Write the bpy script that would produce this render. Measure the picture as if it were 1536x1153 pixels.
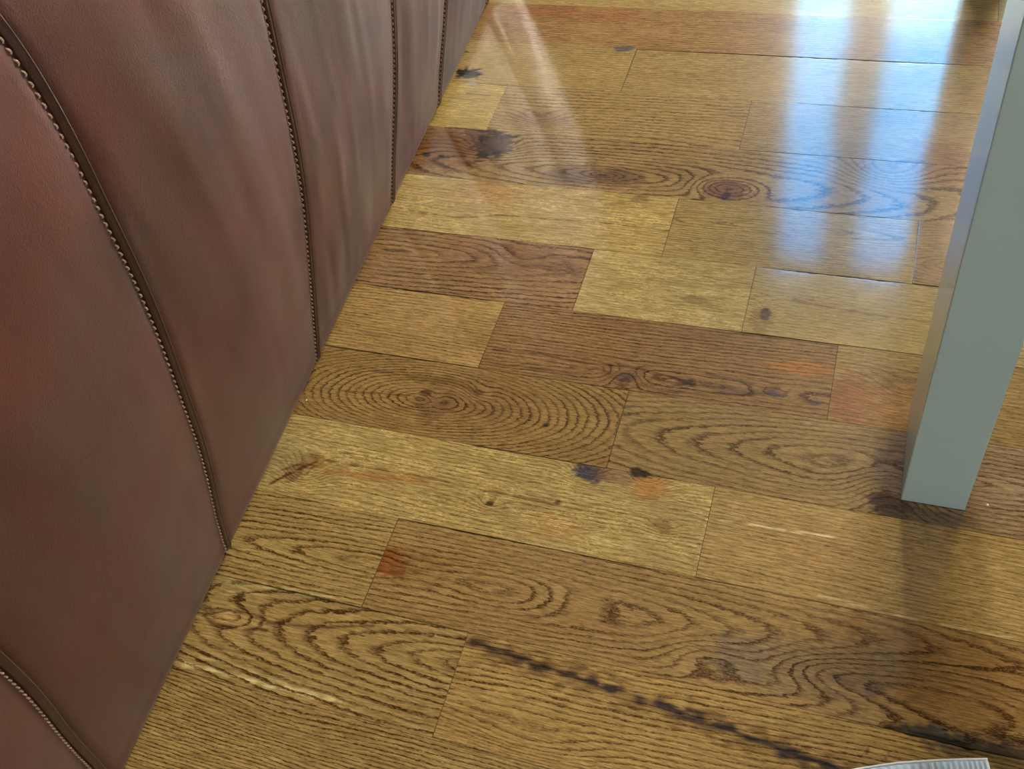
import bpy, math, random
import numpy as np
from mathutils import Matrix, Vector

for _o in list(bpy.data.objects): bpy.data.objects.remove(_o)
SC = bpy.context.scene
COL = SC.collection

# ---------------------------------------------------------------- camera
cam = bpy.data.cameras.new('camera'); camo = bpy.data.objects.new('camera', cam); COL.objects.link(camo)
camo.matrix_world = Matrix(((0.9449485739, -0.1441842251, 0.2937399044, 0.0),
                            (0.2925267355, 0.7744942207, -0.5608803893, 0.0),
                            (-0.1466298116, 0.6159298994, 0.7740349200, 1.098045),
                            (0, 0, 0, 1)))
cam.sensor_width = 36.0; cam.sensor_fit = 'HORIZONTAL'; cam.lens = 1543.94 / 1536 * 36
cam.clip_start = 0.01
SC.camera = camo

# ---------------------------------------------------------------- world, exposure
SC.view_settings.view_transform = 'Standard'; SC.view_settings.look = 'None'
SC.view_settings.gamma = 1.0; SC.view_settings.exposure = 0.74
SC.view_settings.use_curve_mapping = False
SKY = (0.01, 0.22, 0.54); SKY_STR = 15.0
wd = bpy.data.worlds.new('sky'); SC.world = wd; wd.use_nodes = True
wn = wd.node_tree; bg = wn.nodes['Background']
tc = wn.nodes.new('ShaderNodeTexCoord'); sx = wn.nodes.new('ShaderNodeSeparateXYZ')
rp = wn.nodes.new('ShaderNodeValToRGB')
rp.color_ramp.elements[0].position = 0.0; rp.color_ramp.elements[0].color = (0.5, 0.45, 0.35, 1)
rp.color_ramp.elements[1].position = 0.66; rp.color_ramp.elements[1].color = (*SKY, 1)
for _p, _c in ((0.03, (4.6, 4.25, 3.7, 1)), (0.42, (4.6, 4.4, 4.0, 1)), (0.50, (0.20, 0.46, 0.54, 1)), (0.56, (0.02, 0.25, 0.50, 1))):
    e = rp.color_ramp.elements.new(_p); e.color = _c
wn.links.new(tc.outputs['Generated'], sx.inputs[0]); wn.links.new(sx.outputs['Z'], rp.inputs[0])
wn.links.new(rp.outputs[0], bg.inputs[0]); bg.inputs[1].default_value = SKY_STR

def area(name, loc, rot, sxy, power, color, portal=False, spread=180):
    l = bpy.data.lights.new(name, 'AREA'); l.shape = 'RECTANGLE'; l.size, l.size_y = sxy
    l.energy = power; l.color = color; l.spread = math.radians(spread)
    if portal: l.cycles.is_portal = True
    o = bpy.data.objects.new(name, l); COL.objects.link(o); o.location = loc; o.rotation_euler = rot
    return o
# added fill lights, no lamp is seen (their fittings are built further down)
area('ceiling_fill_light', (0.9, -0.9, 3.26), (0, 0, 0), (1.1, 1.1), 5, (1.0, 0.95, 0.88))
area('ceiling_fill_light', (-0.4, 0.1, 3.26), (0, 0, 0), (0.5, 0.5), 2, (1.0, 0.95, 0.88))
# fill light added behind the viewer, with an unseen window built around it
area('front_fill_light', (1.3, -2.92, 1.4), (math.radians(90), 0, 0), (1.8, 1.4), 22, (1.0, 0.97, 0.92))
# portals in the window openings
area('window_portal', (0.445, 4.32, 2.0), (math.radians(-90), 0, 0), (1.73, 2.31), 1, (1, 1, 1), True)

# ---------------------------------------------------------------- helpers
def srgb(c):
    out = []
    for v in c[:3]:
        v = v / 255.0
        out.append(v / 12.92 if v <= 0.04045 else ((v + 0.055) / 1.055) ** 2.4)
    return out

def tag(o, label=None, cat=None, group=None, kind=None):
    if label: o['label'] = label
    if cat: o['category'] = cat
    if group: o['group'] = group
    if kind: o['kind'] = kind
    return o

def mesh_obj(name, verts, faces, mat=None, parent=None, smooth=False):
    me = bpy.data.meshes.new(name)
    me.from_pydata([tuple(v) for v in verts], [], faces); me.validate(); me.update()
    o = bpy.data.objects.new(name, me); COL.objects.link(o)
    if mat: me.materials.append(mat)
    if smooth: me.polygons.foreach_set('use_smooth', [True] * len(me.polygons))
    if parent: o.parent = parent
    return o

def boxes_obj(name, boxes, mat=None, parent=None, bevel=0.0, shear=None):
    V, F = [], []
    for (x0, x1, y0, y1, z0, z1) in boxes:
        b = len(V)
        for z in (z0, z1):
            for (x, y) in ((x0, y0), (x1, y0), (x1, y1), (x0, y1)): V.append((x, y, z))
        F += [(b, b+3, b+2, b+1), (b+4, b+5, b+6, b+7), (b, b+1, b+5, b+4), (b+1, b+2, b+6, b+5), (b+2, b+3, b+7, b+6), (b+3, b, b+4, b+7)]
    if shear: V = [(x + shear * z, y, z) for x, y, z in V]
    o = mesh_obj(name, V, F, mat, parent)
    if bevel:
        m = o.modifiers.new('bevel', 'BEVEL'); m.width = bevel; m.segments = 3; m.limit_method = 'ANGLE'
    return o

class NT:
    def __init__(s, name):
        s.m = bpy.data.materials.new(name); s.m.use_nodes = True; s.t = s.m.node_tree
        s.b = s.t.nodes['Principled BSDF']
    def n(s, typ, **kw):
        nd = s.t.nodes.new(typ)
        for k, v in kw.items(): setattr(nd, k, v)
        return nd
    def l(s, a, b): s.t.links.new(a, b)
    def inp(s, sock, v):
        if isinstance(v, (int, float)): sock.default_value = v
        elif isinstance(v, (tuple, list)): sock.default_value = v
        else: s.l(v, sock)
    def math(s, op, a, b=0.0, c=0.0, clamp=False):
        nd = s.n('ShaderNodeMath', operation=op); nd.use_clamp = clamp
        s.inp(nd.inputs[0], a); s.inp(nd.inputs[1], b)
        if len(nd.inputs) > 2: s.inp(nd.inputs[2], c)
        return nd.outputs[0]
    def smooth(s, v, a, b, lo=0.0, hi=1.0):
        nd = s.n('ShaderNodeMapRange', interpolation_type='SMOOTHSTEP')
        s.inp(nd.inputs[0], v); nd.inputs[1].default_value = a; nd.inputs[2].default_value = b
        nd.inputs[3].default_value = lo; nd.inputs[4].default_value = hi
        return nd.outputs[0]
    def mix(s, f, a, b, mode='MIX'):
        nd = s.n('ShaderNodeMix', data_type='RGBA', blend_type=mode)
        s.inp(nd.inputs[0], f); s.inp(nd.inputs[6], a); s.inp(nd.inputs[7], b)
        return nd.outputs[2]
    def vmul(s, v, k, add=(0, 0, 0)):
        nd = s.n('ShaderNodeVectorMath', operation='MULTIPLY_ADD')
        s.inp(nd.inputs[0], v); s.inp(nd.inputs[1], k); s.inp(nd.inputs[2], add)
        return nd.outputs[0]
    def noise(s, v, scale=1.0, detail=2.0, rough=0.5, dist=0.0):
        nd = s.n('ShaderNodeTexNoise'); s.l(v, nd.inputs['Vector'])
        nd.inputs['Scale'].default_value = scale; nd.inputs['Detail'].default_value = detail
        nd.inputs['Roughness'].default_value = rough; nd.inputs['Distortion'].default_value = dist
        return nd.outputs['Fac']

def plain(name, col, rough=0.6, spec=0.5, bump=0.0, bscale=200, metal=0.0, var=0.04):
    t = NT(name); c = srgb(col)
    g = t.n('ShaderNodeTexCoord').outputs['Object']
    nz = t.noise(g, 6.0, 3)
    t.l(t.mix(nz, (*[x * (1 - var) for x in c], 1), (*[x * (1 + var) for x in c], 1)), t.b.inputs['Base Color'])
    t.b.inputs['Roughness'].default_value = rough; t.b.inputs['Specular IOR Level'].default_value = spec
    t.b.inputs['Metallic'].default_value = metal
    if bump:
        bp = t.n('ShaderNodeBump'); bp.inputs['Strength'].default_value = bump; bp.inputs['Distance'].default_value = 0.001
        t.l(t.noise(g, bscale, 3), bp.inputs['Height']); t.l(bp.outputs[0], t.b.inputs['Normal'])
    return t.m

# ---------------------------------------------------------------- materials
def wood_material():
    t = NT('oiled_oak')
    at = t.n('ShaderNodeAttribute', attribute_name='tone'); gr = t.n('ShaderNodeAttribute', attribute_name='grain')
    sp = t.n('ShaderNodeSeparateXYZ'); t.l(gr.outputs['Vector'], sp.inputs[0])
    phase, fleck, pid = sp.outputs
    ring = at.outputs['Alpha']
    geo = t.n('ShaderNodeNewGeometry').outputs['Position']
    off = t.n('ShaderNodeCombineXYZ'); t.l(t.math('MULTIPLY', pid, 3.17), off.inputs[0]); t.l(t.math('MULTIPLY', pid, 1.73), off.inputs[2])
    ad = t.n('ShaderNodeVectorMath', operation='ADD'); t.l(geo, ad.inputs[0]); t.l(off.outputs[0], ad.inputs[1]); P = ad.outputs[0]
    wob = t.noise(t.vmul(P, (70, 260, 1)), 1.0, 3)
    ph = t.math('ADD', phase, t.math('MULTIPLY', t.math('SUBTRACT', wob, 0.5), 0.75))
    fr = t.math('FRACT', ph)
    line = t.math('MAXIMUM', t.smooth(fr, 0.84, 0.97), t.smooth(fr, 0.0, 0.38, 1.0, 0.0))
    # rings differ in weight
    rw = t.noise(t.n('ShaderNodeCombineXYZ').outputs[0], 1, 0)
    cmb = t.n('ShaderNodeCombineXYZ'); t.l(t.math('FLOOR', t.math('ADD', ph, 0.12)), cmb.inputs[0]); t.l(pid, cmb.inputs[1])
    wn_ = t.n('ShaderNodeTexWhiteNoise', noise_dimensions='3D'); t.l(cmb.outputs[0], wn_.inputs[0])
    weight = t.math('MULTIPLY_ADD', wn_.outputs['Value'], 0.6, 0.7)
    pore = t.noise(t.vmul(P, (130, 1500, 1)), 1.0, 2, 0.6)
    pores = t.smooth(pore, 0.50, 0.66)
    patch = t.smooth(t.noise(t.vmul(P, (8, 30, 1)), 1.0, 3), 0.3, 0.65, 0.6, 1.1)
    brk = t.smooth(t.noise(t.vmul(P, (260, 900, 1)), 1.0, 2), 0.32, 0.62, 0.35, 1.0)
    dark = t.math('MULTIPLY', t.math('MULTIPLY', line, brk), t.math('MULTIPLY', t.math('MULTIPLY', ring, weight), patch), clamp=True)
    dk = t.math('ADD', t.math('MULTIPLY', dark, 1.0), t.math('MULTIPLY', pores, 0.38), clamp=True)
    base = at.outputs['Color']
    # broad tonal drift
    drift = t.noise(t.vmul(P, (5, 22, 1)), 1.0, 4, 0.6)
    base = t.mix(1.0, base, t.mix(drift, (0.80, 0.80, 0.78, 1), (1.34, 1.48, 1.66, 1)), 'MULTIPLY')
    fib = t.smooth(t.noise(t.vmul(P, (45, 520, 1)), 1.0, 3, 0.65), 0.3, 0.7)
    base = t.mix(1.0, base, t.mix(fib, (0.68, 0.65, 0.58, 1), (1.30, 1.30, 1.30, 1)), 'MULTIPLY')
    base = t.mix(dk, base, t.mix(1.0, base, (0.20, 0.13, 0.07, 1), 'MULTIPLY'))
    # ray fleck: pale squiggles
    fl = t.noise(t.vmul(P, (42, 110, 1)), 1.0, 2, 0.55, 1.9)
    rid = t.math('SUBTRACT', 1.0, t.math('ABSOLUTE', t.math('MULTIPLY_ADD', fl, 9.0, -4.5)))
    fm = t.smooth(rid, 0.35, 0.9)
    reg = t.smooth(t.noise(t.vmul(P, (14, 40, 1)), 1.0, 2), 0.42, 0.58)
    fm = t.math('MULTIPLY', t.math('MULTIPLY', fm, reg), fleck, clamp=True)
    base = t.mix(t.math('MULTIPLY', fm, 0.55), base, t.mix(1.0, base, (1.75, 1.8, 1.9, 1), 'MULTIPLY'))
    t.l(base, t.b.inputs['Base Color'])
    rg = t.math('MULTIPLY_ADD', dk, 0.10, 0.28)
    t.l(rg, t.b.inputs['Roughness'])
    t.b.inputs['Specular IOR Level'].default_value = 0.05
    t.b.inputs['Coat Weight'].default_value = 1.0; t.b.inputs['Coat Roughness'].default_value = 0.085; t.b.inputs['Coat IOR'].default_value = 1.5
    h = t.math('ADD', t.math('MULTIPLY', dk, -1.0), t.math('MULTIPLY', t.noise(t.vmul(P, (90, 500, 1)), 1.0, 2), 0.5))
    bp = t.n('ShaderNodeBump'); bp.inputs['Strength'].default_value = 0.16; bp.inputs['Distance'].default_value = 0.0003
    t.l(h, bp.inputs['Height']); t.l(bp.outputs[0], t.b.inputs['Normal'])
    b2 = t.n('ShaderNodeBump'); b2.inputs['Strength'].default_value = 0.05; b2.inputs['Distance'].default_value = 0.0003
    t.l(h, b2.inputs['Height']); t.l(b2.outputs[0], t.b.inputs['Coat Normal'])
    return t.m

def leather_material(name, c0, c1, c2, rough=0.43):
    t = NT(name)
    g = t.n('ShaderNodeTexCoord').outputs['Object']
    n1 = t.noise(g, 5.5, 4, 0.55, 0.4); n2 = t.noise(t.vmul(g, (14, 14, 5)), 1.0, 3, 0.6)
    b = t.mix(t.smooth(n1, 0.35, 0.65), (*srgb(c0), 1), (*srgb(c1), 1))
    b = t.mix(t.smooth(n2, 0.5, 0.75, 0.0, 0.6), b, (*srgb(c2), 1))
    t.l(b, t.b.inputs['Base Color'])
    vo = t.n('ShaderNodeTexVoronoi'); t.l(g, vo.inputs['Vector']); vo.inputs['Scale'].default_value = 620
    h = t.math('ADD', t.math('MULTIPLY', vo.outputs['Distance'], 0.8), t.math('MULTIPLY', t.noise(g, 190, 3), 1.0))
    bp = t.n('ShaderNodeBump'); bp.inputs['Strength'].default_value = 0.30; bp.inputs['Distance'].default_value = 0.0006
    t.l(h, bp.inputs['Height']); t.l(bp.outputs[0], t.b.inputs['Normal'])
    t.l(t.math('MULTIPLY_ADD', n2, 0.16, rough - 0.08), t.b.inputs['Roughness'])
    t.b.inputs['Specular IOR Level'].default_value = 0.7
    t.b.inputs['Sheen Weight'].default_value = 0.04; t.b.inputs['Sheen Roughness'].default_value = 0.5
    return t.m

M_WOOD = wood_material()
M_LEATHER = leather_material('worn_brown_leather', (90, 46, 38), (80, 53, 46), (70, 38, 32))
M_WELT = leather_material('dark_leather_welt', (62, 32, 26), (56, 30, 24), (46, 24, 20), 0.36)
M_THREAD = plain('tan_thread', (196, 166, 146), 0.7, 0.2)
M_HOLE = plain('dark_thread', (52, 32, 26), 0.8, 0.2)
M_LEG = plain('grey_green_lacquer', (166, 196, 202), 0.16, 0.5, var=0.01)
M_WALL = plain('wall_paint', (150, 143, 130), 0.9, 0.2, 0.1, 150)
M_CEIL = plain('ceiling_paint', (176, 172, 164), 0.9, 0.2)
M_FRAME = plain('white_frame', (205, 203, 196), 0.45)
M_CURTAIN = plain('beige_curtain', (176, 166, 146), 0.9, 0.1)
M_BAND = plain('pale_ribbed_fabric', (190, 208, 226), 0.5, 0.4)
M_BANDEDGE = plain('white_hem', (236, 240, 242), 0.5, 0.4)
M_CRUMB = plain('crumb_white', (236, 230, 216), 0.6)
M_SUB = plain('dark_joint', (38, 26, 16), 0.9, 0.1)

# ---------------------------------------------------------------- floor data (metres)
PLANKS=[
(-1, -1.3, -0.35, (170, 138, 86), 0.3, ('s', 0.005, 0.01), 0.2),
(-1, -0.35, 1.0, (168, 140, 92), 0.3, ('s', 0.005, 0.01), 0.2),
(0, -1.3, 0.178, (180, 148, 92), 0.35, ('s', 0.006, 0.0), 0.3),
(0, 0.178, 1.0, (150, 138, 108), 0.3, ('s', 0.006, 0.0), 0.2),
(1, -1.3, 0.5, (158, 116, 72), 0.7, ('s', 0.0055, 0.012), 0.1),
(2, -1.3, -0.42, (166, 134, 80), 0.5, ('s', 0.006, 0.01), 0.25),
(2, -0.42, 0.6, (160, 128, 78), 0.5, ('s', 0.0055, -0.01), 0.1),
(3, -1.3, -0.6275, (174, 142, 72), 0.4, ('s', 0.006, 0.05), 1.0),
(3, -0.6275, -0.195, (156, 124, 76), 0.85, ('c', -0.5856, 1.31, 0.06, 0.0075), 0.1),
(3, -0.195, 0.7, (148, 118, 74), 0.6, ('s', 0.005, 0.02), 0.1),
(4, -1.3, 0.45, (142, 112, 70), 1.0, ('c', -0.3971, 1.2358, 0.15, 0.0085), 0.0),
(5, -1.3, -0.2665, (170, 140, 82), 0.35, ('s', 0.006, 0.02), 1.0),
(5, -0.2665, 0.085, (156, 128, 74), 0.6, ('c', -0.1258, 1.1531, 0.07, 0.0045), 0.0),
(5, 0.085, 0.8, (140, 108, 70), 0.6, ('c', 0.1446, 1.1113, 0.3, 0.005), 0.0),
(6, -1.3, -0.37, (134, 96, 58), 1.0, ('c', -0.6839, 1.0193, 0.11, 0.0085), 0.0),
(6, -0.37, -0.128, (172, 146, 90), 0.3, ('s', 0.005, 0.02), 0.9),
(6, -0.128, 0.6, (160, 134, 80), 0.4, ('s', 0.006, 0.03), 0.35),
(7, -1.3, -0.4735, (158, 122, 66), 0.7, ('s', 0.0055, 0.015), 0.0),
(7, -0.4735, 0.0005, (132, 94, 54), 1.0, ('c', -0.478, 0.8386, 0.03, 0.0058), 0.0),
(7, 0.0005, 0.7, (146, 114, 66), 0.5, ('s', 0.006, 0.03), 0.1),
(8, -1.3, -0.2565, (138, 104, 54), 1.0, ('c', -0.5266, 0.7472, 0.34, 0.0046), 0.0),
(8, -0.2565, 0.6, (138, 108, 62), 0.9, ('c', 0.1606, 0.7559, 0.14, 0.0062), 0.0),
(9, -1.3, -0.118, (170, 142, 82), 0.6, ('s', 0.006, 0.02), 1.0),
(9, -0.118, 0.9, (168, 134, 76), 0.6, ('s', 0.0052, 0.02), 0.15),
(10, -1.3, -0.497, (156, 126, 70), 1.1, ('c', -0.4691, 0.4944, 0.085, 0.0062), 0.0),
(10, -0.497, 0.8, (150, 116, 66), 1.0, ('c', -0.4507, 0.493, 0.1, 0.0062), 0.0),
(11, -1.3, -0.3585, (154, 124, 70), 1.35, ('c', -0.334, 0.3941, 0.19, 0.008), 0.0),
(11, -0.3585, 0.3, (166, 130, 70), 0.9, ('s', 0.0062, -0.03), 0.0),
(11, 0.3, 1.0, (130, 95, 55), 0.9, ('s', 0.0062, 0.0), 0.3),
(12, -1.3, 0.0, (152, 122, 68), 1.1, ('s', 0.0045, 0.02), 0.55),
(12, 0.0, 0.9, (150, 112, 60), 0.8, ('s', 0.006, 0.02), 0.0),
(13, -1.3, 0.6, (150, 118, 64), 0.9, ('s', 0.0055, 0.02), 0.2),
]
BUMPS=[
(-0.6041, 1.2848, 0.045, 0.025, 5),
(-0.1987, 1.2314, 0.05, 0.022, 6),
(-0.3971, 1.2358, 0.03, 0.012, -2),
(0.0365, 1.302, 0.06, 0.04, 5),
(-0.5414, 1.3636, 0.04, 0.02, 3),
(-0.4781, 1.0359, 0.05, 0.02, 2),
(-0.2666, 0.837, 0.025, 0.018, 4),
(-0.1021, 0.9842, 0.012, 0.02, 3),
(-0.071, 0.8471, 0.03, 0.01, 2),
(-0.4568, 0.7746, 0.02, 0.015, 2),
(-0.5181, 0.7512, 0.015, 0.015, 2),
(-0.6486, 0.6043, 0.03, 0.03, 5),
(-0.2751, 0.6779, 0.03, 0.02, 5),
(-0.2019, 0.6787, 0.03, 0.025, 5),
(-0.3876, 0.6064, 0.02, 0.012, 2),
(0.0876, 0.7263, 0.05, 0.045, 6),
(-0.4337, 0.495, 0.07, 0.028, 2),
(-0.2484, 0.4969, 0.05, 0.02, 2.5),
(-0.0875, 0.4681, 0.05, 0.02, 3),
(0.0394, 0.4792, 0.07, 0.02, 3),
(0.1469, 0.4829, 0.12, 0.035, 6),
(-0.65, 0.3858, 0.035, 0.012, 2),
(-0.2478, 0.3286, 0.08, 0.02, 3),
(-0.1681, 0.6193, 0.02, 0.012, 2),
(0.0918, 0.8755, 0.05, 0.03, 4),
(-0.2769, 0.9717, 0.03, 0.01, 1),
(-0.5359, 0.2826, 0.1, 0.02, 1.5),
]
STAINS_AND_LIGHT=[
(-0.7117, 1.4771, 0.026, 0.018, (34, 24, 18), 0.99),
(-0.6962, 1.4505, 0.008, 0.008, (150, 150, 140), 0.7),  # pale glint painted beside the black knot
(-0.4447, 1.5754, 0.018, 0.009, (88, 84, 92), 0.9),
(-0.6286, 1.6861, 0.08, 0.03, (160, 96, 60), 0.5),
(-0.4913, 1.6797, 0.05, 0.03, (160, 98, 60), 0.45),
(-0.0998, 1.6692, 0.05, 0.04, (120, 110, 120), 0.3),
(-0.5414, 1.3636, 0.05, 0.026, (118, 84, 62), 0.55),
(-0.6838, 1.2684, 0.085, 0.065, (108, 64, 30), 0.9),
(-0.6412, 1.3126, 0.03, 0.02, (95, 62, 45), 0.8),
(-0.5994, 1.2854, 0.036, 0.036, (66, 44, 38), 0.92),
(-0.6283, 1.2997, 0.008, 0.007, (30, 20, 22), 0.9),
(-0.5906, 1.269, 0.01, 0.007, (35, 25, 28), 0.9),
(-0.6115, 1.2595, 0.012, 0.006, (45, 32, 30), 0.8),
(-0.589, 1.3096, 0.012, 0.006, (45, 32, 30), 0.8),
(-0.6163, 1.3226, 0.01, 0.006, (50, 38, 36), 0.8),
(-0.7115, 1.2492, 0.008, 0.006, (30, 20, 12), 0.95),
(-0.6849, 1.2472, 0.005, 0.004, (40, 26, 16), 0.9),
(-0.4457, 1.2296, 0.05, 0.025, (92, 66, 54), 0.75),
(-0.3746, 1.2339, 0.045, 0.024, (92, 66, 54), 0.7),
(-0.1984, 1.2299, 0.034, 0.022, (104, 66, 54), 0.75),
(-0.1958, 1.2148, 0.006, 0.01, (60, 40, 60), 0.8),
(-0.2832, 1.2617, 0.05, 0.03, (120, 90, 60), 0.3),
(0.1066, 1.3262, 0.05, 0.06, (134, 86, 54), 0.55),
(-0.5768, 1.1718, 0.07, 0.03, (158, 112, 72), 0.45),
(-0.326, 1.188, 0.015, 0.01, (120, 92, 60), 0.6),
(-0.1017, 0.9817, 0.008, 0.013, (52, 48, 56), 0.95),
(-0.1069, 0.9683, 0.016, 0.022, (120, 90, 60), 0.5),
(-0.1992, 0.9911, 0.02, 0.01, (110, 90, 50), 0.5),
(-0.476, 1.029, 0.12, 0.035, (114, 76, 54), 0.5),
(-0.0431, 0.8931, 0.045, 0.011, (172, 112, 56), 0.85),
(-0.1134, 0.8425, 0.05, 0.006, (100, 72, 60), 0.7),
(-0.0708, 0.846, 0.014, 0.006, (84, 72, 84), 0.9),
(-0.0176, 0.8395, 0.008, 0.004, (80, 60, 70), 0.7),
(-0.2664, 0.8359, 0.014, 0.01, (74, 66, 62), 0.95),
(-0.1796, 0.8427, 0.01, 0.007, (76, 56, 50), 0.9),
(-0.2796, 0.8406, 0.05, 0.018, (124, 84, 50), 0.4),
(0.0224, 0.8514, 0.03, 0.045, (140, 86, 50), 0.85),
(0.0832, 0.8826, 0.05, 0.022, (104, 78, 42), 0.6),
(0.0819, 0.8466, 0.06, 0.04, (160, 110, 66), 0.6),
(-0.5315, 0.7605, 0.01, 0.006, (60, 38, 16), 0.95),
(-0.5149, 0.7424, 0.03, 0.03, (110, 76, 46), 0.6),
(-0.4596, 0.774, 0.007, 0.005, (72, 50, 20), 0.9),
(-0.52, 0.7843, 0.06, 0.009, (96, 66, 30), 0.5),
(-0.3518, 0.7374, 0.005, 0.004, (60, 40, 18), 0.9),
(-0.4387, 0.7639, 0.07, 0.05, (112, 78, 44), 0.45),
(0.0887, 0.7606, 0.028, 0.06, (92, 70, 66), 0.75),
(0.0527, 0.7733, 0.04, 0.05, (120, 96, 72), 0.4),
(0.0834, 0.7045, 0.024, 0.018, (66, 46, 40), 0.92),
(0.1342, 0.6986, 0.05, 0.012, (60, 40, 34), 0.6),  # contact shadow of the leg painted in front of its foot
(-0.6657, 0.5975, 0.014, 0.02, (106, 62, 30), 0.8),
(-0.6462, 0.6212, 0.02, 0.012, (110, 70, 30), 0.6),
(-0.6882, 0.6126, 0.035, 0.05, (140, 124, 80), 0.5),
(-0.2748, 0.6769, 0.022, 0.014, (62, 58, 64), 0.97),
(-0.2368, 0.6816, 0.03, 0.018, (120, 86, 60), 0.7),
(-0.197, 0.6757, 0.022, 0.024, (160, 108, 54), 0.8),
(-0.2148, 0.6903, 0.014, 0.007, (50, 34, 18), 0.95),
(-0.3876, 0.6064, 0.005, 0.004, (60, 44, 20), 0.9),
(-0.3024, 0.6265, 0.005, 0.004, (70, 50, 24), 0.8),
(-0.1681, 0.6193, 0.014, 0.01, (118, 84, 44), 0.6),
(-0.2994, 0.5909, 0.04, 0.02, (170, 124, 70), 0.4),
(0.0225, 0.6244, 0.07, 0.035, (150, 108, 62), 0.4),
(-0.4868, 0.498, 0.024, 0.022, (128, 66, 24), 0.95),
(-0.4492, 0.5008, 0.05, 0.03, (130, 96, 50), 0.5),
(-0.2259, 0.4722, 0.1, 0.04, (150, 112, 68), 0.3),
(0.0114, 0.4802, 0.09, 0.035, (112, 98, 76), 0.5),
(-0.0524, 0.4766, 0.03, 0.03, (112, 98, 84), 0.4),
(0.1587, 0.5082, 0.17, 0.06, (122, 82, 38), 0.55),
(0.0782, 0.5041, 0.06, 0.03, (110, 90, 60), 0.4),
(0.1845, 0.435, 0.05, 0.016, (70, 54, 50), 0.9),
(0.1495, 0.4387, 0.03, 0.01, (60, 60, 58), 0.85),
(0.2248, 0.4316, 0.03, 0.02, (60, 44, 36), 0.9),
(0.2128, 0.4218, 0.05, 0.02, (120, 96, 44), 0.5),
(-0.65, 0.3858, 0.03, 0.009, (170, 134, 82), 0.7),
(-0.3531, 0.3878, 0.02, 0.01, (120, 90, 50), 0.4),
(0.1966, 0.7827, 0.1, 0.1, (158, 126, 104), 0.45),
]
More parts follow.
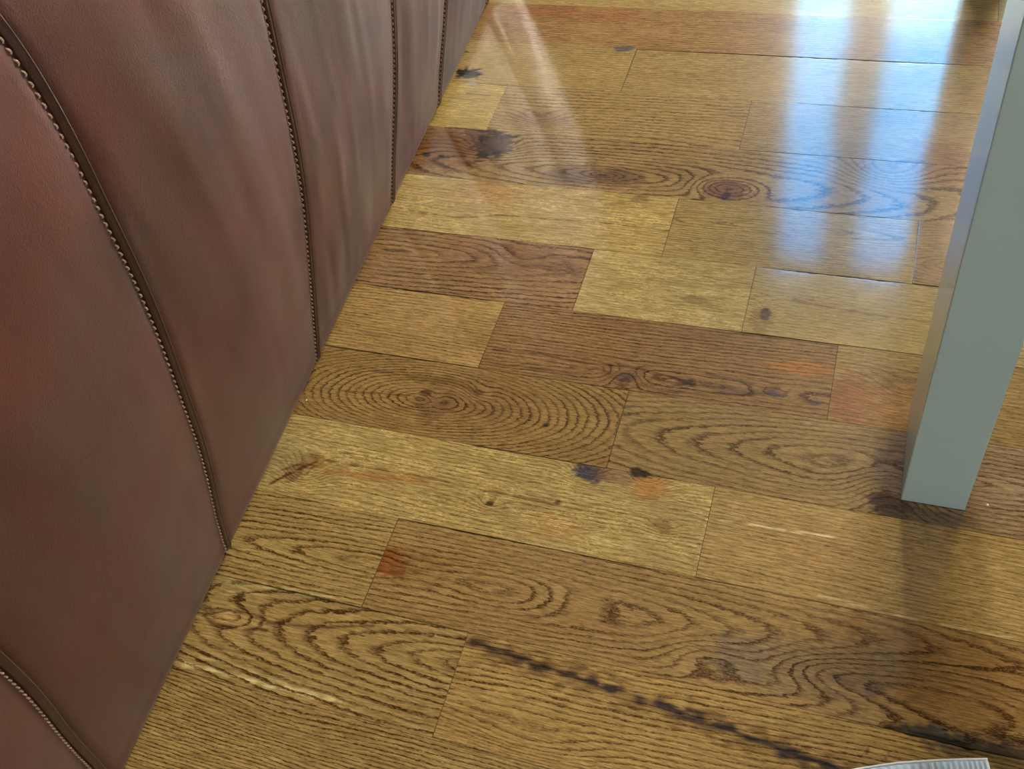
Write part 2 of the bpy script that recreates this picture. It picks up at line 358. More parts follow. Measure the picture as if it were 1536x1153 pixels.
STROKES=[
([(-0.7088, 1.1135), (-0.6593, 1.1076), (-0.6009, 1.1064), (-0.5378, 1.1215), (-0.4605, 1.1232), (-0.3754, 1.1277), (-0.2672, 1.124)], 0.0028, (84, 60, 26), 0.85),
([(-0.7512, 1.5418), (-0.7159, 1.5406)], 0.003, (60, 44, 24), 0.9),
([(-0.6959, 1.4191), (-0.6508, 1.4178)], 0.003, (70, 50, 24), 0.8),
([(-0.4621, 0.8515), (-0.3938, 0.8561), (-0.3244, 0.8503), (-0.2599, 0.856), (-0.203, 0.8476), (-0.1785, 0.8417)], 0.0035, (84, 52, 34), 0.8),
([(-0.4541, 0.8268), (-0.3956, 0.8289), (-0.3381, 0.8298), (-0.3088, 0.8447), (-0.2885, 0.8389)], 0.003, (84, 52, 34), 0.7),
([(-0.2807, 0.8262), (-0.2601, 0.8173), (-0.2395, 0.8269), (-0.178, 0.8395)], 0.003, (84, 52, 34), 0.8),
([(-0.2416, 0.8162), (-0.1211, 0.8365), (-0.0707, 0.8449)], 0.004, (90, 62, 52), 0.75),
([(-0.161, 0.8623), (-0.1161, 0.859), (-0.0715, 0.8504)], 0.004, (84, 62, 54), 0.7),
([(-0.6225, 0.7826), (-0.5711, 0.7846), (-0.5097, 0.7838), (-0.462, 0.7783)], 0.005, (96, 64, 26), 0.7),
([(-0.6473, 0.7412), (-0.5677, 0.7489), (-0.5315, 0.7605)], 0.003, (90, 60, 26), 0.7),
([(-0.6277, 0.6249), (-0.5588, 0.6259), (-0.4826, 0.6278), (-0.4253, 0.624), (-0.3439, 0.6238), (-0.2732, 0.6209)], 0.004, (98, 68, 26), 0.8),
([(-0.6207, 0.6089), (-0.5548, 0.616), (-0.4801, 0.6209)], 0.012, (156, 104, 56), 0.7),
([(-0.6901, 0.5741), (-0.6731, 0.5916), (-0.6555, 0.6083), (-0.6407, 0.6201)], 0.004, (86, 46, 20), 0.9),
([(-0.6857, 0.5966), (-0.6625, 0.6124), (-0.6426, 0.6131), (-0.6464, 0.5993)], 0.003, (90, 50, 20), 0.8),
([(-0.068, 1.0127), (-0.0134, 1.0066), (0.0482, 1.0033), (0.1163, 1.0014)], 0.005, (112, 86, 50), 0.7),
([(-0.1199, 0.6421), (-0.0803, 0.644), (-0.0258, 0.6456), (0.0422, 0.6485)], 0.0022, (226, 200, 150), 0.9),
([(-0.1203, 0.6439), (-0.0806, 0.6458)], 0.002, (80, 50, 28), 0.8),
([(0.0216, 0.5694), (0.0936, 0.5652), (0.1558, 0.5636), (0.2205, 0.5646)], 0.002, (214, 184, 128), 0.8),  # edge highlight painted as a pale line along the board
([(-0.6928, 0.3165), (-0.6334, 0.3181), (-0.5703, 0.3176), (-0.5272, 0.3192), (-0.4746, 0.3201)], 0.006, (206, 186, 130), 0.8),
([(-0.6672, 0.3296), (-0.6119, 0.3292), (-0.547, 0.3242)], 0.003, (190, 170, 120), 0.6),
([(-0.6803, 0.426), (-0.6263, 0.4326), (-0.5364, 0.4385)], 0.005, (186, 170, 116), 0.7),
([(-0.6751, 0.4159), (-0.6042, 0.4256), (-0.5103, 0.4409)], 0.003, (186, 170, 116), 0.5),
([(-0.3581, 0.4265), (-0.3062, 0.418), (-0.2705, 0.4135), (-0.2331, 0.4113), (-0.1974, 0.4098), (-0.146, 0.4046), (-0.1004, 0.3992), (-0.0286, 0.3915), (0.0181, 0.3841), (0.0583, 0.3799), (0.1098, 0.3716)], 0.03, (100, 70, 36), 0.65),
([(-0.3581, 0.4265), (-0.3321, 0.4226), (-0.3067, 0.4195), (-0.2705, 0.4135), (-0.2331, 0.4113), (-0.1974, 0.4098)], 0.008, (46, 34, 30), 0.95),
([(-0.1974, 0.4098), (-0.1463, 0.406), (-0.1007, 0.4006), (-0.0287, 0.3922), (0.0181, 0.3841), (0.0582, 0.3805), (0.1098, 0.3716)], 0.01, (48, 38, 42), 0.95),
([(0.1044, 0.4366), (0.1496, 0.4373), (0.1939, 0.436), (0.2345, 0.4361)], 0.005, (34, 26, 22), 0.9),
([(-0.1293, 0.8339), (-0.0526, 0.8372), (0.0004, 0.8342)], 0.003, (110, 78, 50), 0.5),
([(-0.024, 0.3977), (0.0028, 0.3923)], 0.002, (70, 50, 24), 0.7),
([(0.0801, 0.4155), (0.0884, 0.4105), (0.0876, 0.4047)], 0.003, (80, 52, 28), 0.8),
([(0.103, 0.4143), (0.1099, 0.409), (0.1059, 0.4032)], 0.003, (80, 52, 28), 0.8),
([(-0.6893, 0.3794), (-0.6706, 0.3711), (-0.6339, 0.3726), (-0.6008, 0.3804)], 0.0045, (84, 50, 22), 0.85),
([(-0.6893, 0.3794), (-0.6588, 0.3937), (-0.6269, 0.3957), (-0.6006, 0.3893), (-0.5451, 0.397), (-0.4733, 0.4157)], 0.0035, (84, 54, 24), 0.8),
([(0.0444, 1.3248), (0.0828, 1.3264)], 0.004, (60, 50, 60), 0.8),
([(0.0466, 0.4771), (0.0744, 0.4725), (0.0883, 0.4684)], 0.004, (90, 76, 80), 0.6),
]
GAPS=[
(7, -0.7045, -0.4736, 0.0018),
(7, -0.4736, -0.3684, 0.0008),
(2, -0.2197, 0.1081, 0.0018),
(2, -0.6298, -0.439, 0.001),
(3, -0.1339, 0.1264, 0.0014),
(6, -0.7036, -0.5545, 0.0012),
(6, -0.1274, 0.0776, 0.0014),
(8, -0.7118, -0.4754, 0.001),
(9, -0.4568, -0.2515, 0.001),
(10, -0.4979, -0.1598, 0.0016),
(12, -0.6924, -0.6553, 0.001),
(11, 0.1046, 0.2345, 0.0028),
(10, -0.6992, -0.59, 0.001),
(5, -0.1027, 0.0793, 0.001),
(4, -0.7198, -0.6202, 0.001),
(11, -0.4942, -0.3608, 0.0004),
]

W0 = 0.127
def edge_y(i): return 1.8315 - 0.127 * i

_rs = np.random.RandomState(7); _LAT = _rs.rand(256, 256)
def vnoise(x, y):
    xi = np.floor(x).astype(int); yi = np.floor(y).astype(int); fx = x - xi; fy = y - yi
    fx = fx * fx * (3 - 2 * fx); fy = fy * fy * (3 - 2 * fy)
    a = _LAT[xi % 256, yi % 256]; b = _LAT[(xi + 1) % 256, yi % 256]; c = _LAT[xi % 256, (yi + 1) % 256]; d = _LAT[(xi + 1) % 256, (yi + 1) % 256]
    return (a * (1 - fx) + b * fx) * (1 - fy) + (c * (1 - fx) + d * fx) * fy - 0.5

def build_floor():
    rnd = random.Random(5)
    XL, XR, YF, YB = -2.7, 3.1, -3.1, 4.3
    rows = {}
    for p in PLANKS: rows.setdefault(p[0], []).append(p)
    allp = []
    for row in range(-20, 40):
        yt = edge_y(row); 
        if yt - W0 < YF or yt > YB: continue
        lst = rows.get(row)
        if lst:
            lo, hi = min(p[1] for p in lst), max(p[2] for p in lst)
            allp += lst
        else: lo = hi = -1.0 + rnd.random() * 0.5
        tones = [(156, 124, 72), (140, 108, 62), (168, 138, 82), (134, 98, 56)]
        x = hi
        while x < XR:
            l = rnd.choice((0.35, 0.5, 0.62)); e = min(x + l, XR); allp.append((row, x, e, rnd.choice(tones), 0.7, ('s', 0.0055, rnd.uniform(-.02, .02)), rnd.choice((0, .3)))); x = e
        x = lo
        while x > XL:
            l = rnd.choice((0.35, 0.5, 0.62)); e = max(x - l, XL); allp.append((row, e, x, rnd.choice(tones), 0.7, ('s', 0.0055, rnd.uniform(-.02, .02)), rnd.choice((0, .3)))); x = e
    Vs, Fs, TN, GR, MI, SM = [], [], [], [], [], []
    base = 0
    stains_and_light = [(s, np.array(srgb(s[4]))) for s in STAINS_AND_LIGHT]
    for pi, (row, x0, x1, tone, ring, kind, fleck) in enumerate(allp):
        y1 = edge_y(row); y0 = y1 - W0
        fine = (-1 <= row <= 13) and x1 > -1.0 and x0 < 0.45
        g = 0.0002
        dx, dy = (0.0025, 0.0021) if fine else (0.05, 0.03)
        nx = max(2, int((x1 - x0) / dx)); ny = max(2, int((y1 - y0) / dy))
        if fine:
            us = np.linspace(0, 1, nx + 1)
        else: us = np.linspace(0, 1, nx + 1)
        e = 0.0007
        gx = 0.00032 if fine else g
        xs = np.concatenate([[x0 + gx], np.linspace(x0 + gx + e, x1 - gx - e, nx), [x1 - gx]])
        top = np.full(len(xs), y1 - g); bot = np.full(len(xs), y0 + g)
        if fine:
            for (i, ga, gb, ex) in GAPS:
                if i == row:      # gap taken from this plank's top edge
                    k = np.clip((xs - ga) / 0.03, 0, 1) * np.clip((gb - xs) / 0.03, 0, 1)
                    top -= ex * k * (0.75 + 0.9 * vnoise(xs * 120, xs * 0 + i))
            top -= 0.0005 * np.clip(vnoise(xs * 30, xs * 0 + row) + .1, 0, 1) 
            bot += 0.0004 * np.clip(vnoise(xs * 35, xs * 0 + row + 40) + .1, 0, 1)
        v = np.concatenate([[0.0], np.linspace(e / W0, 1 - e / W0, ny), [1.0]])
        X = np.repeat(xs[:, None], len(v), 1)
        Y = bot[:, None] * (1 - v)[None] + top[:, None] * v[None]
        edge = np.zeros_like(X); edge[0] = edge[-1] = 1; edge[:, 0] = edge[:, -1] = 1
        tx, ty = rnd.uniform(-.0012, .0012), rnd.uniform(-.0045, .0045)
        if not fine: tx = ty = 0
        if row == 6 and -.2 < x0 < -.1: ty = -.011
        cx, cy = (x0 + x1) / 2, (y0 + y1) / 2
        Z = (X - cx) * tx + (Y - cy) * ty + 0.00045 * vnoise(X * 7 + pi, Y * 14) - 0.00003 * edge - 0.0004
        # ring phase
        q = pi * 7.3
        warp = vnoise(X * 5 + q, Y * 20) * 1.6 + vnoise(X * 16 + q, Y * 50) * 0.55 + vnoise(X * 45, Y * 120 + q) * 0.12
        if kind[0] == 's':
            ph = (Y + kind[2] * (X - cx)) / kind[1] + warp
        else:
            _, ax, ay, s, spc = kind
            ph = np.sqrt((Y - ay - 0.02 * (X - ax)) ** 2 + (s * (X - ax)) ** 2) / spc + warp * 0.7
        for (bx, by, rx, ry, a) in BUMPS:
            if abs(by - cy) < W0 / 2 and x0 < bx < x1:
                d = ((X - bx) / rx) ** 2 + ((Y - by) / ry) ** 2
                ph = ph + a * np.exp(-d)
        T = np.empty(X.shape + (4,)); T[..., :3] = srgb([c * .74 + m_ * .26 for c, m_ in zip(tone, (150, 122, 78))]); T[..., 3] = ring
        if fine:
            nz = vnoise(X * 160 + q, Y * 320) * 0.75 + vnoise(X * 60, Y * 160 + q) * 0.6
            for s, c in stains_and_light:
                sxx, syy, rx, ry, _, al = s
                if abs(syy - cy) < W0 / 2 + ry * .3 and abs(syy - cy) - W0 / 2 < 0.004 and x0 - .01 < sxx < x1 + .01:
                    d = np.sqrt(((X - sxx) / rx) ** 2 + ((Y - syy) / ry) ** 2) + nz * 0.7
                    a = al * np.clip((1.12 - d) / 0.32, 0, 1)
                    if max(rx, ry) > .04: a = al * np.clip((1.25 - d) / 0.7, 0, 1)
                    a = a[..., None]
                    T[..., :3] = T[..., :3] * (1 - a) + c * a
            for pts, wdt, col, al in STROKES:
                if not any(y0 - .004 < p[1] < y1 + .004 for p in pts): continue
                if max(p[0] for p in pts) < x0 or min(p[0] for p in pts) > x1: continue
                d = np.full(X.shape, 9.0)
                for a_, b_ in zip(pts[:-1], pts[1:]):
                    ex, ey = b_[0] - a_[0], b_[1] - a_[1]
                    tt = np.clip(((X - a_[0]) * ex + (Y - a_[1]) * ey) / (ex * ex + ey * ey), 0, 1)
                    d = np.minimum(d, np.hypot(X - a_[0] - tt * ex, Y - a_[1] - tt * ey))
                d = d + (vnoise(X * 90 + q, Y * 200)) * wdt * 0.9
                a = (al * np.clip(1.25 - d / (wdt / 2), 0, 1))[..., None]
                T[..., :3] = T[..., :3] * (1 - a) + np.array(srgb(col)) * a
        G = np.stack([ph, np.full(X.shape, float(fleck)), np.full(X.shape, float(pi % 97))], -1)
        n, m = X.shape
        idx = base + np.arange(n * m).reshape(n, m)
        F = np.stack([idx[:-1, :-1], idx[1:, :-1], idx[1:, 1:], idx[:-1, 1:]], -1).reshape(-1, 4)
        Vs.append(np.stack([X, Y, Z], -1).reshape(-1, 3)); Fs.append(F); TN.append(T.reshape(-1, 4)); GR.append(G.reshape(-1, 3))
        MI.append(np.zeros(len(F), int)); SM.append(np.ones(len(F), bool)); base += n * m
        # side walls down into the joint
        for ring_idx in (np.stack([X[:, 0], Y[:, 0], Z[:, 0]], -1), np.stack([X[::-1, -1], Y[::-1, -1], Z[::-1, -1]], -1),
                         np.stack([X[-1], Y[-1], Z[-1]], -1), np.stack([X[0, ::-1], Y[0, ::-1], Z[0, ::-1]], -1)):
            k = len(ring_idx); lo_ = ring_idx.copy(); lo_[:, 2] = -0.004
            Vs.append(np.concatenate([ring_idx, lo_])); TN.append(np.tile([*[c * 0.6 for c in srgb(tone)], 0.3], (2 * k, 1)))
            GR.append(np.tile([0., 0., 0.], (2 * k, 1)))
            a = base + np.arange(k - 1)
            Fs.append(np.stack([a, a + k, a + k + 1, a + 1], -1)); MI.append(np.zeros(k - 1, int)); SM.append(np.zeros(k - 1, bool)); base += 2 * k
    # subfloor under the joints
    Vs.append(np.array([[XL, YF, -.004], [XR, YF, -.004], [XR, YB, -.004], [XL, YB, -.004], [XL, YF, -.05], [XR, YF, -.05], [XR, YB, -.05], [XL, YB, -.05]]))
    TN.append(np.tile([.02, .01, .005, 0.], (8, 1))); GR.append(np.zeros((8, 3)))
    b = base
    Fs.append(np.array([[b, b+1, b+2, b+3], [b+7, b+6, b+5, b+4], [b, b+4, b+5, b+1], [b+1, b+5, b+6, b+2], [b+2, b+6, b+7, b+3], [b+3, b+7, b+4, b]]))
    MI.append(np.ones(6, int)); SM.append(np.zeros(6, bool))
    V = np.concatenate(Vs); F = np.concatenate(Fs); TN = np.concatenate(TN); GR = np.concatenate(GR); MI = np.concatenate(MI); SM = np.concatenate(SM)
    me = bpy.data.meshes.new('floor')
    me.vertices.add(len(V)); me.vertices.foreach_set('co', V.ravel().astype(np.float32))
    me.loops.add(len(F) * 4); me.loops.foreach_set('vertex_index', F.ravel().astype(np.int32))
    me.polygons.add(len(F)); me.polygons.foreach_set('loop_start', np.arange(0, len(F) * 4, 4, dtype=np.int32))
    me.polygons.foreach_set('loop_total', np.full(len(F), 4, np.int32))
    me.update(calc_edges=True)
    me.polygons.foreach_set('material_index', MI.astype(np.int32)); me.polygons.foreach_set('use_smooth', SM)
    a = me.attributes.new('tone', 'FLOAT_COLOR', 'POINT'); a.data.foreach_set('color', TN.ravel().astype(np.float32))
    a = me.attributes.new('grain', 'FLOAT_VECTOR', 'POINT'); a.data.foreach_set('vector', GR.ravel().astype(np.float32))
    me.materials.append(M_WOOD); me.materials.append(M_SUB); me.update()
    o = bpy.data.objects.new('floor', me); COL.objects.link(o)
    tag(o, 'knotty oiled oak plank floor of short wide boards', 'floor', kind='structure')
build_floor()

# ---------------------------------------------------------------- room shell
def struct(name, boxes, mat, label=None):
    o = boxes_obj(name, boxes, mat); o['kind'] = 'structure'; return o
XL, XR, YF, YB, ZC = -2.6, 3.0, -3.0, 4.2, 3.34
struct('wall_left', [(XL - .1, XL, YF - .1, YB + .1, -.05, ZC)], M_WALL)
struct('wall_right', [(XR, XR + .1, YF - .1, YB + .1, -.05, ZC)], M_WALL)
struct('wall_front', [(XL, XR, YF - .1, YF, -.05, ZC)], M_WALL)
struct('ceiling', [(XL - .1, XR + .1, YF - .1, YB + .1, ZC, ZC + .1)], M_CEIL)
# back wall with one window opening
WX0, WX1, WZ0, WZ1 = -0.42, 1.31, 0.85, 3.16
struct('wall_back', [(XL, WX0, YB, YB + .1, -.05, ZC), (WX1, XR, YB, YB + .1, -.05, ZC),
                     (WX0, WX1, YB, YB + .1, -.05, WZ0), (WX0, WX1, YB, YB + .1, WZ1, ZC)], M_WALL)
def window():
    w = bpy.data.objects.new('window_1', None); COL.objects.link(w); w.location = (0, 0, 0); w['kind'] = 'structure'
    y0, y1 = YB + .01, YB + .07
    b = .035
    boxes_obj('window_frame', [(WX0, WX0 + b, y0, y1, WZ0, WZ1), (WX1 - b, WX1, y0, y1, WZ0, WZ1), (WX0 + b, WX1 - b, y0, y1, WZ0, WZ0 + b), (WX0 + b, WX1 - b, y0, y1, WZ1 - b, WZ1)], M_FRAME, w)
    boxes_obj('mullion', [(-0.169, 0.012, y0 - .02, y1, WZ0 + b, WZ1 - b)], M_FRAME, w)
    boxes_obj('mullion', [(0.315, 0.56, y0 - .02, y1, WZ0 + b, WZ1 - b)], M_FRAME, w)  # wide post added to keep a bright strip out of the floor reflection
    boxes_obj('window_sill', [(WX0 - .05, WX1 + .05, YB - .06, YB, WZ0 - .03, WZ0)], M_FRAME, w)
window()
def added_window():  # added frame and opaque panel behind the front fill light
    w = bpy.data.objects.new('fill_window', None); COL.objects.link(w); w['kind'] = 'structure'
    y0, y1 = YF + .001, YF + .05; a, b_, c, d = .36, 2.24, .66, 2.14; k = .05
    boxes_obj('window_frame', [(a, a + k, y0, y1, c, d), (b_ - k, b_, y0, y1, c, d), (a + k, b_ - k, y0, y1, c, c + k), (a + k, b_ - k, y0, y1, d - k, d)], M_FRAME, w)
    boxes_obj('fill_panel', [(a + k, b_ - k, y0, y0 + .01, c + k, d - k)], M_FRAME, w)
added_window()
def curtain():  # unseen curtain added to turn the window light neutral
    V, F = [], []; n = 120
    for i in range(n):
        x = 0.55 + .86 * i / (n - 1); y = YB - .05 + .012 * math.sin(i * .9) + .006 * math.sin(i * 2.3)
        V += [(x, y, .7), (x, y, 3.19)]
    for i in range(n - 1): F.append((2*i, 2*i+2, 2*i+3, 2*i+1))
    t = NT('diffuser_curtain_cloth'); m = t.n('ShaderNodeMixShader'); tr = t.n('ShaderNodeBsdfTranslucent'); tp = t.n('ShaderNodeBsdfTransparent')
    tr.inputs[0].default_value = (.92, .88, .80, 1); m.inputs[0].default_value = .06
    t.l(tr.outputs[0], m.inputs[1]); t.l(tp.outputs[0], m.inputs[2]); t.l(m.outputs[0], t.t.nodes['Material Output'].inputs[0])
    o = mesh_obj('diffuser_curtain', V, F, t.m, None, True)
    tag(o, 'added sheer white curtain that makes the window light neutral', 'curtain')
    boxes_obj('curtain_rod', [(-.5, 1.6, YB - .06, YB - .04, 3.20, 3.22)], M_FRAME)
    r = bpy.data.objects['curtain_rod']; tag(r, 'white curtain rod fixed above the window', 'curtain rod')
curtain()
struct('baseboard_back', [(XL, XR, YB - .015, YB, 0, .09)], M_FRAME)
struct('baseboard_right', [(XR - .015, XR, YF, YB - .015, 0, .09)], M_FRAME)
struct('baseboard_left', [(XL, XL + .015, YF, YB - .015, 0, .09)], M_FRAME)

# ---------------------------------------------------------------- sofa
SA = np.array([-0.688, 0.19]); SD = np.array([-0.03871029, 0.99925048]); SN = np.array([0.99925048, 0.03871029])
PROF = [(-.004, .002), (0.0, 0.006), (.013, .045), (.028, .10), (.056, .20), (.082, .30), (.1035, .40), (.1205, .50), (.134, .60), (.1395, .65), (.1415, .70),
        (.137, .76), (.122, .815), (.09, .86), (.045, .885), (-.01, .892), (-.065, .878), (-.10, .84), (-.115, .79), (-.12, .70), (-.12, .45)]
def prof_sample(n):
    P = np.array(PROF); d = np.r_[0, np.cumsum(np.hypot(*(P[1:] - P[:-1]).T))]
    # smooth (Catmull-like) resample through cubic hermite
    tan = np.gradient(P, d, axis=0); s = np.linspace(0, d[-1], n); out = []
    for q in s:
        i = min(np.searchsorted(d, q, side='right') - 1, len(P) - 2); h = d[i + 1] - d[i]; t = (q - d[i]) / h
        out.append((2*t**3 - 3*t**2 + 1) * P[i] + (t**3 - 2*t**2 + t) * h * tan[i] + (-2*t**3 + 3*t**2) * P[i+1] + (t**3 - t**2) * h * tan[i+1])
    return np.array(out), s, d
PS, SS, _d = prof_sample(150)
TG = np.gradient(PS, axis=0); TG /= np.linalg.norm(TG, axis=1)[:, None]
NR = np.stack([TG[:, 1], -TG[:, 0]], 1)     # outward normal in (u, z)
def to_world(u, z, v):
    p = SA + SD * v + SN * u
    return (p[0], p[1], z)
SEAMS = [-.66, -.345, -.026, .2775, .5905, .9245, 1.18, 1.49]
def sofa():
    root = bpy.data.objects.new('sofa', None); COL.objects.link(root)
    root.location = to_world(-.3, 0, .7)
    tag(root, 'brown leather sofa with stitched seams standing on the oak floor', 'sofa')
    L = Vector(root.location)
    def loc(p): return (p[0] - L.x, p[1] - L.y, p[2] - L.z)
    ends = [-.90] + SEAMS + [1.66]
    rs = np.random.RandomState(3)
    sc = SS / SS[-1]
    for k in range(len(ends) - 1):
        a, b = ends[k], ends[k + 1]; nv = int((b - a) / 0.006)
        vs = np.linspace(a, b, nv + 1)
        V = []
        for j, v in enumerate(vs):
            ed = min(v - a, b - v)
            for i in range(len(PS)):
                zz = PS[i, 1]
                puff = 0.006 * math.sin(math.pi * (v - a) / (b - a)) * min(1, zz / .15) - 0.0035 * math.exp(-(ed / 0.006) ** 2)
                V.append((i, j, v, puff, zz))
        A = np.array([(p[2], p[3], p[4]) for p in V]).reshape(nv + 1, len(PS), 3)
        v2, puff, z2 = A[..., 0], A[..., 1], A[..., 2]
        fade = np.clip(np.minimum(v2 - a, b - v2) / 0.03, 0, 1)
        wr = vnoise(v2 * 26 + 11 + z2 * 5, z2 * 3.5) * 0.0042 + vnoise(v2 * 60 + z2 * 8, z2 * 7 + 5) * 0.0014
        wr = wr * (1.0 if a > .5 else 0.35) + vnoise(v2 * 9 + 3, z2 * 9) * 0.003
        off = puff + wr * fade * np.clip(z2 / .08, 0, 1)
        VV = []
        for j in range(nv + 1):
            for i in range(len(PS)):
                u = PS[i, 0] + NR[i, 0] * off[j, i]; z = max(.001, PS[i, 1] + NR[i, 1] * off[j, i])
                VV.append(loc(to_world(u, z, vs[j])))
        n = len(PS)
        F = [(j * n + i, j * n + i + 1, (j + 1) * n + i + 1, (j + 1) * n + i) for j in range(nv) for i in range(n - 1)]
        F = [f[::-1] for f in F]
        mesh_obj('leather_panel', VV, F, M_LEATHER, root, True)
    # seams: folded welt and row of stitches on the near side
    top = int(len(PS) * .80)
    for s in SEAMS:
        sec = [(-.0040, -.004), (-.0036, .0004), (-.0018, .0018), (.0010, .0021), (.0028, .0030), (.0038, .0026), (.0042, -.001), (.0042, -.004)]
        VV = []
        for i in range(top):
            wv = 0.0012 * math.sin(SS[i] * 23 + s * 9)
            for (dv, h) in sec:
                VV.append(loc(to_world(PS[i, 0] + NR[i, 0] * h, max(.001, PS[i, 1] + NR[i, 1] * h), s + dv + wv)))
        n = len(sec)
        F = [(i * n + j, (i + 1) * n + j, (i + 1) * n + j + 1, i * n + j + 1) for i in range(top - 1) for j in range(n - 1)]
        F = [f[::-1] for f in F]
        mesh_obj('welt', VV, F, M_WELT, root, False)
        VV, F = [], []; q = 0.012
        while q < SS[top - 1] - .01:
            pts = []
            for t in range(4):
                qq = q + 0.0058 * t / 3
                u = np.interp(qq, SS, PS[:, 0]); z = np.interp(qq, SS, PS[:, 1]); nu = np.interp(qq, SS, NR[:, 0]); nz = np.interp(qq, SS, NR[:, 1])
                h = (-.0010, .0010, .0010, -.0010)[t]; wv = 0.0012 * math.sin(qq * 23 + s * 9)
                pts.append((u + nu * h, z + nz * h, s - .0066 + wv - .0009 * t / 3, nu, nz))
            b = len(VV)
            for (u, z, v, nu, nz) in pts:
                for (dv, dh) in ((-.0009, 0), (0, .0010), (.0009, 0), (0, -.0008)):
                    VV.append(loc(to_world(u + nu * dh, z + nz * dh, v + dv)))
            for t in range(3):
                for c in range(4):
                    F.append((b + t*4 + c, b + t*4 + (c+1) % 4, b + (t+1)*4 + (c+1) % 4, b + (t+1)*4 + c))
            F.append((b, b+1, b+2, b+3)); F.append((b+15, b+14, b+13, b+12))
            q += 0.0088
        o = mesh_obj('stitching', VV, F, M_THREAD, root, True)
        tag(o, 'tan stitches along the seam')
    # body behind the back: seat and frame, closed for other views
    def blk(name, u0, u1, v0, v1, z0, z1, bev):
        V = [loc(to_world(u, z, v)) for z in (z0, z1) for (u, v) in ((u0, v0), (u1, v0), (u1, v1), (u0, v1))]
        F = [(0, 3, 2, 1), (4, 5, 6, 7), (0, 1, 5, 4), (1, 2, 6, 5), (2, 3, 7, 6), (3, 0, 4, 7)]
        o = mesh_obj(name, V, F, M_LEATHER, root)
        m = o.modifiers.new('bevel', 'BEVEL'); m.width = bev; m.segments = 4
        return o
    blk('sofa_base', -.95, -.02, -.88, 1.64, .03, .30, .02)
    blk('seat_cushion', -.93, -.13, -.62, .66, .302, .47, .05)
    blk('seat_cushion', -.93, -.13, .67, 1.42, .302, .47, .05)
    blk('armrest', -.95, -.13, 1.43, 1.64, .302, .66, .06)
    blk('armrest', -.95, -.13, -.88, -.63, .302, .66, .06)
sofa()

# ---------------------------------------------------------------- counter-height table with grey-green legs
def table():
    root = bpy.data.objects.new('counter_table', None); COL.objects.link(root); root.location = (.13, 1.3, 0)
    tag(root, 'tall grey-green table whose square-edged leg stands on the floor at right', 'table')
    def rel(bx): return [(x0 - .13, x1 - .13, y0 - 1.3, y1 - 1.3, z0, z1) for (x0, x1, y0, y1, z0, z1) in bx]
    zt = .93
    for (x, y, d) in ((.0965, .7135, .13), (.124, 1.802, .13), (1.02, .7135, .13), (1.02, 1.802, .13)):
        boxes_obj('leg', rel([(x, x + .0712, y, y + d, .001, zt)]), M_LEG, root, 0.0016, shear=-.0095)
    boxes_obj('apron', rel([(.15, 1.05, .74, .76, zt - .07, zt)]), M_LEG, root)
    boxes_obj('apron', rel([(.15, 1.05, 1.90, 1.92, zt - .07, zt)]), M_LEG, root)
    boxes_obj('tabletop', rel([(.125, 1.12, .70, 1.94, zt + .0005, zt + .04)]), M_LEG, root, .003)
table()

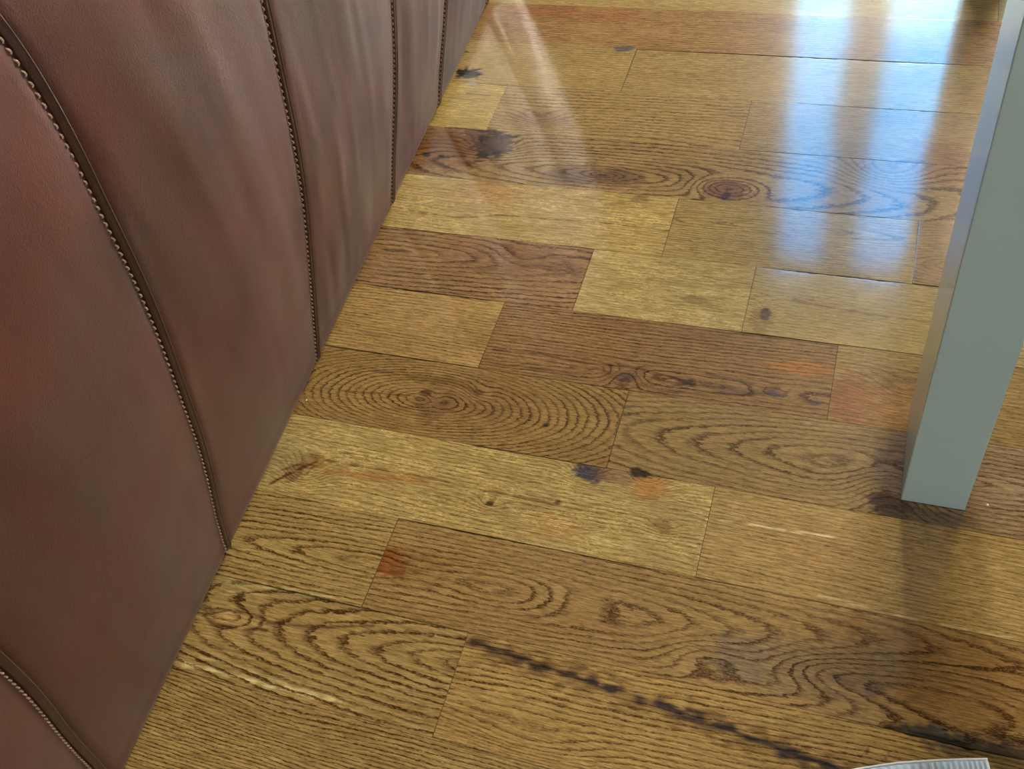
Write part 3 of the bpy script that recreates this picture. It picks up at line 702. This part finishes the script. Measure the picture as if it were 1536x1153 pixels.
# ---------------------------------------------------------------- ribbed pale band at the bottom edge
def band():
    root = bpy.data.objects.new('ribbed_band', None); COL.objects.link(root)
    # far rim points (x, y) running left to right on the floor, and depth towards the viewer
    P = np.array([(-.02, .330), (.03, .362), (.077, .385), (.115, .4015), (.151, .4135), (.178, .4215), (.2005, .4275)])
    root.location = (P[3][0], P[3][1], 0)
    tag(root, 'pale blue-white ribbed fabric band lying on the floor at the bottom edge', 'fabric band')
    n = 150; s = np.linspace(0, 1, n); k = np.linspace(0, 1, len(P))
    X = np.interp(s, k, P[:, 0]); Y = np.interp(s, k, P[:, 1])
    X = np.convolve(np.pad(X, 6, mode='reflect', reflect_type='odd'), np.ones(13) / 13, 'valid'); Y = np.convolve(np.pad(Y, 6, mode='reflect', reflect_type='odd'), np.ones(13) / 13, 'valid')
    T = np.stack([np.gradient(X), np.gradient(Y)], 1); T /= np.linalg.norm(T, axis=1)[:, None]; N = np.stack([T[:, 1], -T[:, 0]], 1)
    def strip(name, d0, d1, mat, rib, h, z0=0.0008, t0=0, t1=n):
        m = 10; V = []
        for i in range(t0, t1):
            for j in range(m):
                f = j / (m - 1); d = d0 + (d1 - d0) * f
                z = z0 + h * math.sin(math.pi * f) ** .6 + (rib * (0.5 + 0.5 * math.sin(i * 2 * math.pi / 5.0 + f * 1.4)) * math.sin(math.pi * f) ** .5 if rib else 0)
                V.append((X[i] + N[i, 0] * d - P[3][0], Y[i] + N[i, 1] * d - P[3][1], z))
        q = t1 - t0
        F = [(i * m + j, (i + 1) * m + j, (i + 1) * m + j + 1, i * m + j + 1) for i in range(q - 1) for j in range(m - 1)]
        o = mesh_obj(name, V, F, mat, root, True); sm = o.modifiers.new('thickness', 'SOLIDIFY'); sm.thickness = .0006; sm.offset = 1
        return o
    strip('ribbed_web', .0015, .026, M_BAND, .0032, .0012)
    o = strip('hem', 0, .0022, M_BANDEDGE, 0, .0016); tag(o, 'white hem')
    o = strip('hem', .0255, .0280, M_BANDEDGE, 0, .0016); tag(o, 'white hem')
    o = strip('end_seam', 0, .028, M_BANDEDGE, 0, .0020, .0010, n - 3, n); tag(o, 'white end seam')
band()

# ---------------------------------------------------------------- crumbs
def crumb(x, y, r, label, seed):
    rs = random.Random(seed); V, F = [], []
    nu, nv = 8, 5
    for j in range(nv):
        th = math.pi * (j + .5) / nv
        for i in range(nu):
            a = 2 * math.pi * i / nu; rr = r * rs.uniform(.75, 1.15)
            V.append((rr * math.sin(th) * math.cos(a), rr * math.sin(th) * math.sin(a), r * .7 + rr * .7 * math.cos(th)))
    for j in range(nv - 1):
        for i in range(nu): F.append((j*nu+i, j*nu+(i+1) % nu, (j+1)*nu+(i+1) % nu, (j+1)*nu+i))
    F.append(tuple(range(nu))[::-1]); F.append(tuple((nv-1)*nu+i for i in range(nu)))
    z0 = min(v[2] for v in V); V = [(a, b, c - z0 - .0002) for a, b, c in V]
    o = mesh_obj('crumb', V, F, M_CRUMB, None, True); o.location = (x, y, 0.0001)
    tag(o, label, 'crumb')
crumb(-.7026 + .004, .7135, .0016, 'tiny white crumb on the floor at the foot of the leather sofa', 1)
crumb(.1916, .7265, .0017, 'tiny white crumb on the floor just right of the grey-green leg', 2)

# ---------------------------------------------------------------- fittings added for the ceiling fill lights
def ceiling_fill_lamp(x, y, s, label):
    root = bpy.data.objects.new('ceiling_fill_lamp', None); COL.objects.link(root); root.location = (x, y, 3.28)
    tag(root, label, 'ceiling lamp')
    h = s / 2 + .02
    boxes_obj('fill_lamp_frame', [(-h, h, -h, -h + .02, 0, .06), (-h, h, h - .02, h, 0, .06), (-h, -h + .02, -h + .02, h - .02, 0, .06), (h - .02, h, -h + .02, h - .02, 0, .06), (-h + .02, h - .02, -h + .02, h - .02, .04, .0595)], M_FRAME, root)
ceiling_fill_lamp(.9, -.9, 1.1, 'large square white fill lamp added above and behind the viewer')
ceiling_fill_lamp(-.4, .1, .5, 'small square white fill lamp added above the sofa')
